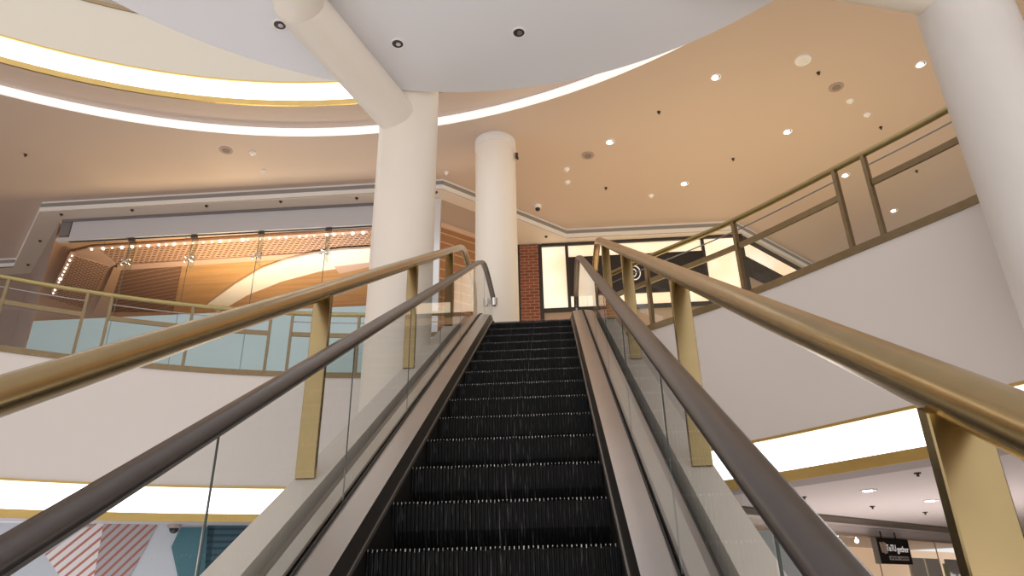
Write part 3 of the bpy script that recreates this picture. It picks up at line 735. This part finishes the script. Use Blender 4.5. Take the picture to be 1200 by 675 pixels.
sweep(bm, [(q.x+.13*math.cos(a*PI/16), q.y, q.z+.17*math.sin(a*PI/16)) for a in range(-12, 13)], rect_sec(.03, .02), side=(0, 1, 0))
sweep(bm, [(q.x-.02+.06*math.cos(a*PI/16), q.y, q.z+.09*math.sin(a*PI/16)) for a in range(-13, 14)], rect_sec(.03, .018), side=(0, 1, 0))
obj('logo', bm, 'signwhite', rf)
# shopfront turning the corner
dA, dB = WL[6], WL[7]
for nm, z0, z1, m in (('wall_corner_band', 8.62, 9.0, 'glow'), ('wall_corner_frame', 9.0, 9.15, 'frame'), ('wall_corner_black', 8.1, 8.62, 'black')):
    bm = bmesh.new(); wallstrip(bm, offset([dA, dB], -.02), z0, z1); obj(nm.replace('wall_corner_', 'corner_'), bm, m, rf)

# ================================================================== LOWER LEVEL, LEFT
mA, mB = (-7.3, 9.75), (-4.0, 10.75)
d = (Vector(mB)-Vector(mA)).normalized()
def along(s): return (mA[0]+d.x*s, mA[1]+d.y*s)
bm = bmesh.new(); wallstrip(bm, [along(-6), along(8)], 0, 2.78); struct('wall_lower_left', bm, 'wallblue')
def mural(pix, m, name, label, cat='mural', th=.012, uvrot=0):
    P = [onpl(x, y, mA, mB) for x, y in pix]; n = Vector((d.y, -d.x, 0)); bm = bmesh.new(); uvl = bm.loops.layers.uv.new('UVMap')
    a = [bm.verts.new(p+n*.004) for p in P]; b = [bm.verts.new(p+n*(.004+th)) for p in P]
    f = bm.faces.new(b)
    for l in f.loops: l[uvl].uv = ((l.vert.co-Vector((*mA, 0))).dot(Vector((d.x, d.y, 0))), l.vert.co.z)
    bm.faces.new(a[::-1])
    for i in range(len(P)): bm.faces.new((a[i], a[(i+1) % len(P)], b[(i+1) % len(P)], b[i]))
    o = obj(name, bm, m, uv=True); return tag(o, label, cat)
mural([(53, 650), (108, 613), (122, 613), (106, 700), (88, 700)], 'mural1', 'wall_mural', 'white wall panel with thin red diagonal stripes, lower left behind the handrail')
mural([(122, 613), (186, 613), (140, 700), (106, 700)], 'mural2', 'wall_mural', 'grey wall panel with red diagonal stripes, right of the white striped panel')
mural([(212, 618), (252, 618), (242, 700), (214, 700), (201, 641)], 'teal', 'wall_mural', 'dark teal angular shape on the lower left wall beside the blue shutter')
mural([(244, 612), (300, 612), (300, 700), (238, 700)], 'tealslat', 'roller_shutter', 'dark blue slatted shutter seen through the escalator glass at lower left', 'shutter')
p = onz(205, 614, 2.72); t = empty('security_camera', (p.x, p.y, 2.7), 'dark dome security camera under the left balcony soffit', 'camera')
bm = bmesh.new(); disc(bm, (p.x, p.y), .085, 2.66, 2.72, 24, .095); obj('housing', bm, 'grille', t, smooth=True)
bm = bmesh.new(); bmesh.ops.create_uvsphere(bm, u_segments=18, v_segments=12, radius=.065, matrix=Matrix.Translation((p.x, p.y, 2.655))); obj('dome', bm, 'black', t, smooth=True)
p = onz(103, 614, 2.72); bm = bmesh.new(); disc(bm, (p.x, p.y), .07, 2.68, 2.72, 20, .08); o = obj('soffit_detector', bm, 'grille'); tag(o, 'small grey detector under the left balcony soffit above the red stripes', 'smoke detector')
# slim steel frame post of a lower door, seen through the glass
P0 = onpl(242, 622, mA, mB); bm = bmesh.new(); box(bm, (P0.x, P0.y-.1, 1.36), (.03, .03, 2.72)); o = obj('steel_post', bm, 'steel'); tag(o, 'thin steel post between the teal shape and the blue shutter', 'post')

# ================================================================== LOWER LEVEL, RIGHT
vA, vB = onz(950, 605, 2.75), onz(1133, 623, 2.75); dv = (vB-vA).normalized(); nv = Vector((-dv.y, dv.x, 0))
pv = [((vA-dv*3.2).x, (vA-dv*3.2).y), ((vB+dv*3).x, (vB+dv*3).y)]
bm = bmesh.new(); slab(bm, offset(pv, -.22), offset(pv, .22), 2.73, 2.758); o = obj('air_vent', bm, 'ventd'); tag(o, 'long dark slot vent in the lower ceiling above the hanging shop sign', 'vent')
ps_ = offset(pv, .62)
bm = bmesh.new(); wallstrip(bm, ps_, 2.61, 2.76); struct('wall_lower_right_header', bm, 'plaster')
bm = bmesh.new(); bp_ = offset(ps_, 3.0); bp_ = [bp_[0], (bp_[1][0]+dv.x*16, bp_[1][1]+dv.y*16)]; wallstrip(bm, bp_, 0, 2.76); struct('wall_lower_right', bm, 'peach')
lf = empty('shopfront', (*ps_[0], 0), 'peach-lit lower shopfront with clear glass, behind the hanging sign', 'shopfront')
bm = bmesh.new(); slab(bm, offset(ps_, -.03), offset(ps_, .03), 2.585, 2.62); obj('header_frame', bm, 'tan', lf)
for k in range(6):
    q = sub(ps_, 2.6+k*1.25, 2.6+k*1.25+1.235, 2); bm = bmesh.new(); slab(bm, offset(q, -.005), offset(q, .005), 0.0, 2.585); obj('glass_panel', bm, 'shopglass', lf)
    q = sub(ps_, 2.59+k*1.25, 2.6+k*1.25, 1); bm = bmesh.new(); slab(bm, offset(q, -.01), offset(q, .01), 0.0, 2.585); obj('glass_joint', bm, 'tan', lf)
def onps(x, y, off=0.0): A, B = offset(ps_, off); return onpl(x, y, A, B)
# pale blinds behind the lower glass, yellow post
for (xa, xb, m, nm, lb, ct) in ((1067, 1085, 'plaster', 'display_panel', 'tall pale display panel right of the hanging shop sign', 'panel'), (1087, 1102, 'plaster', 'display_panel', 'second tall pale panel, beside the yellow post', 'panel'), (1110, 1160, 'signplate', 'display_panel', 'wide grey backing panel with small white letters at lower right', 'panel')):
    a = onps(xa, 665, .35); b = onps(xb, 665, .35); bm = bmesh.new(); slab(bm, [(a.x, a.y), (b.x, b.y)], [(a.x+nv.x*.03, a.y+nv.y*.03), (b.x+nv.x*.03, b.y+nv.y*.03)], 0, 2.3)
    o = obj(nm, bm, m); tag(o, lb, ct)
a = onps(1107, 660, .25); bm = bmesh.new(); box(bm, (a.x, a.y, 1.1), (.07, .07, 2.2)); o = obj('yellow_post', bm, 'yellow'); tag(o, 'thin yellow-green post inside the lower shopfront at right', 'post')
for q, lb in (((983, 633), 'warm lamp inside the lower shop, left of the hanging sign'), ((1004, 634), 'warm lamp inside the lower shop, just left of the hanging sign')):
    a = onps(*q, 1.2); bm = bmesh.new(); bmesh.ops.create_icosphere(bm, subdivisions=2, radius=.045, matrix=Matrix.Translation(a)); cyl(bm, a, (a.x, a.y, 2.75), .008, 6); o = obj('pendant_lamp', bm, 'bulb', smooth=True); tag(o, lb, 'light', 'warm lamps in the lower shop')
# hanging sign
TL, TR_, BL, BR = onps(1022, 629, -.12), onps(1062, 633, -.12), onps(1030, 661, -.12), onps(1066, 661, -.12)
cx = (TL+TR_+BL+BR)/4; zt = (TL.z+TR_.z)/2; zb = (BL.z+BR.z)/2; W_ = ((TR_-TL).length+(BR-BL).length)/2*.97
sx_ = (Vector((TR_.x, TR_.y, 0))-Vector((TL.x, TL.y, 0))).normalized()
sgn = empty('hanging_sign', (cx.x, cx.y, zb), 'black hanging shop sign lettered TuTUgether below the right light band', 'sign')
face = Matrix((sx_, Vector((0, 0, 1)), sx_.cross(Vector((0, 0, 1))))).transposed().to_4x4()
H_ = zt-zb; th = .1
def signbox(nm, u0, u1, v0, v1, w0, w1, m):
    bm = bmesh.new(); box(bm, ((u0+u1)/2, (v0+v1)/2, (w0+w1)/2), (u1-u0, v1-v0, w1-w0)); bm.transform(Matrix.Translation((cx.x, cx.y, zb)) @ face); return obj(nm, bm, m, sgn)
signbox('panel', -W_/2, W_/2, 0, H_, -th/2, th/2, 'signblack')
signbox('side_edge', -W_/2-.012, -W_/2, 0, H_, -th/2, th/2, 'steeld'); signbox('side_edge', W_/2, W_/2+.012, 0, H_, -th/2, th/2, 'steeld')
for u in (-.25*W_, .2*W_): signbox('hanger', u-.012, u+.012, H_, H_+.12, -.012, .012, 'dark')
signbox('plate', -.22*W_, .40*W_, .14*H_, .30*H_, th/2, th/2+.004, 'signplate')
bm = bmesh.new()
for k in range(15):
    u = (-.19+.04*k)*W_
    if k == 7: continue
    box(bm, (u, (.22+.012*((k*7) % 3-1))*H_, th/2+.006), (.012*W_*(1+(k*5) % 2), .08*H_*(.6+.4*((k*3) % 2)), .003))
bm.transform(Matrix.Translation((cx.x, cx.y, zb)) @ face); obj('plate_lettering', bm, 'signblack', sgn)
bm = bmesh.new()
for (u, v, a, h) in ((-.40, .62, .16, .40), (-.355, .60, -.22, .38), (-.31, .60, .05, .46), (-.265, .60, .0, .40)):
    R = Matrix.Translation((u*W_, v*H_, th/2+.003)) @ Matrix.Rotation(a, 4, 'Z'); b2 = bmesh.new(); box(b2, (0, 0, 0), (.05*W_, h*H_, .004)); b2.transform(R)
    me = bpy.data.meshes.new('tmp'); b2.to_mesh(me); b2.free(); bm.from_mesh(me); bpy.data.meshes.remove(me)
bm.transform(Matrix.Translation((cx.x, cx.y, zb)) @ face); obj('figure', bm, 'signtan', sgn)
def text(body, size, Mx, m, parent, name, sx=1.0, bold=.0, width=None):
    c = bpy.data.curves.new(name, 'FONT'); c.body = body; c.size = size; c.extrude = .002; c.offset = bold
    o = bpy.data.objects.new(name+'_tmp', c); COL.objects.link(o); bpy.context.view_layer.update()
    me = bpy.data.meshes.new_from_object(o.evaluated_get(bpy.context.evaluated_depsgraph_get())); bpy.data.objects.remove(o)
    if width: sx = width/(max(v.co.x for v in me.vertices)-min(v.co.x for v in me.vertices))
    me.transform(Mx @ Matrix.Diagonal((sx, 1, 1, 1))); me.materials.clear(); me.materials.append(MT[m])
    t = bpy.data.objects.new(name, me); COL.objects.link(t)
    if parent: t.parent = parent; t.matrix_parent_inverse = Matrix.Translation(-Vector(parent.location))
    return t
base = Matrix.Translation((cx.x, cx.y, zb)) @ face
text('TuTU', .36*H_, base @ Matrix.Translation((-.25*W_, .49*H_, th/2+.003)), 'signwhite', sgn, 'lettering', 1, .0008, .30*W_)
text('gether', .34*H_, base @ Matrix.Translation((.08*W_, .47*H_, th/2+.003)), 'signwhite', sgn, 'lettering', 1, .0008, .38*W_)
# small white letters on the grey panel at the lower right edge
A0 = onps(1115, 677.5, .33); fr = Matrix((dv, Vector((0, 0, 1)), dv.cross(Vector((0, 0, 1))))).transposed().to_4x4()
t = text('Mars   us', .17, Matrix.Translation(A0) @ fr, 'signwhite', None, 'shop_lettering', .8, .004); tag(t, 'tiny white shop letters cut by the bottom edge of the photo at right', 'lettering')

bm = bmesh.new(); wallstrip(bm, [(16.0, -8), (16.0, 24)], 0, 2.9); struct('wall_lower_east', bm, 'wallblue')
bm = bmesh.new(); wallstrip(bm, [(-16.0, -8), (-16.0, 10)], 0, 2.9); struct('wall_lower_west', bm, 'wallblue')
# lower ceiling fittings
for q, lb in (((1018, 574), 'lit downlight in the lower ceiling, left of the pair'), ((1091, 586), 'lit downlight in the lower ceiling beside the near brass post')):
    p = onz(*q, 2.76); downlight((p.x, p.y), 2.76, .1, lb, 'downlights in the lower right ceiling')
for i, q in enumerate([(942, 582), (1075, 554), (1022, 593), (1084, 600), (1113, 609)]):
    p = onz(*q, 2.76); bm = bmesh.new(); disc(bm, (p.x, p.y), .035, 2.748, 2.76, 14); disc(bm, (p.x, p.y), .014, 2.72, 2.748, 10); o = obj('lower_sprinkler', bm, 'dark')
    tag(o, ['sprinkler in the lower ceiling beside the escalator handrail', 'sprinkler in the lower ceiling right under the gold trim', 'sprinkler in the lower ceiling under the left lit downlight', 'sprinkler in the lower ceiling under the right lit downlight', 'sprinkler in the lower ceiling closest to the near brass post'][i], 'sprinkler', 'sprinklers in the lower right ceiling')
# shop wall seen between curb and handrail on the right
bm = bmesh.new(); wallstrip(bm, [(-.6, 13.5), (4.6, 13.5)], 0, 2.78); struct('wall_lower_back', bm, 'wallblue')
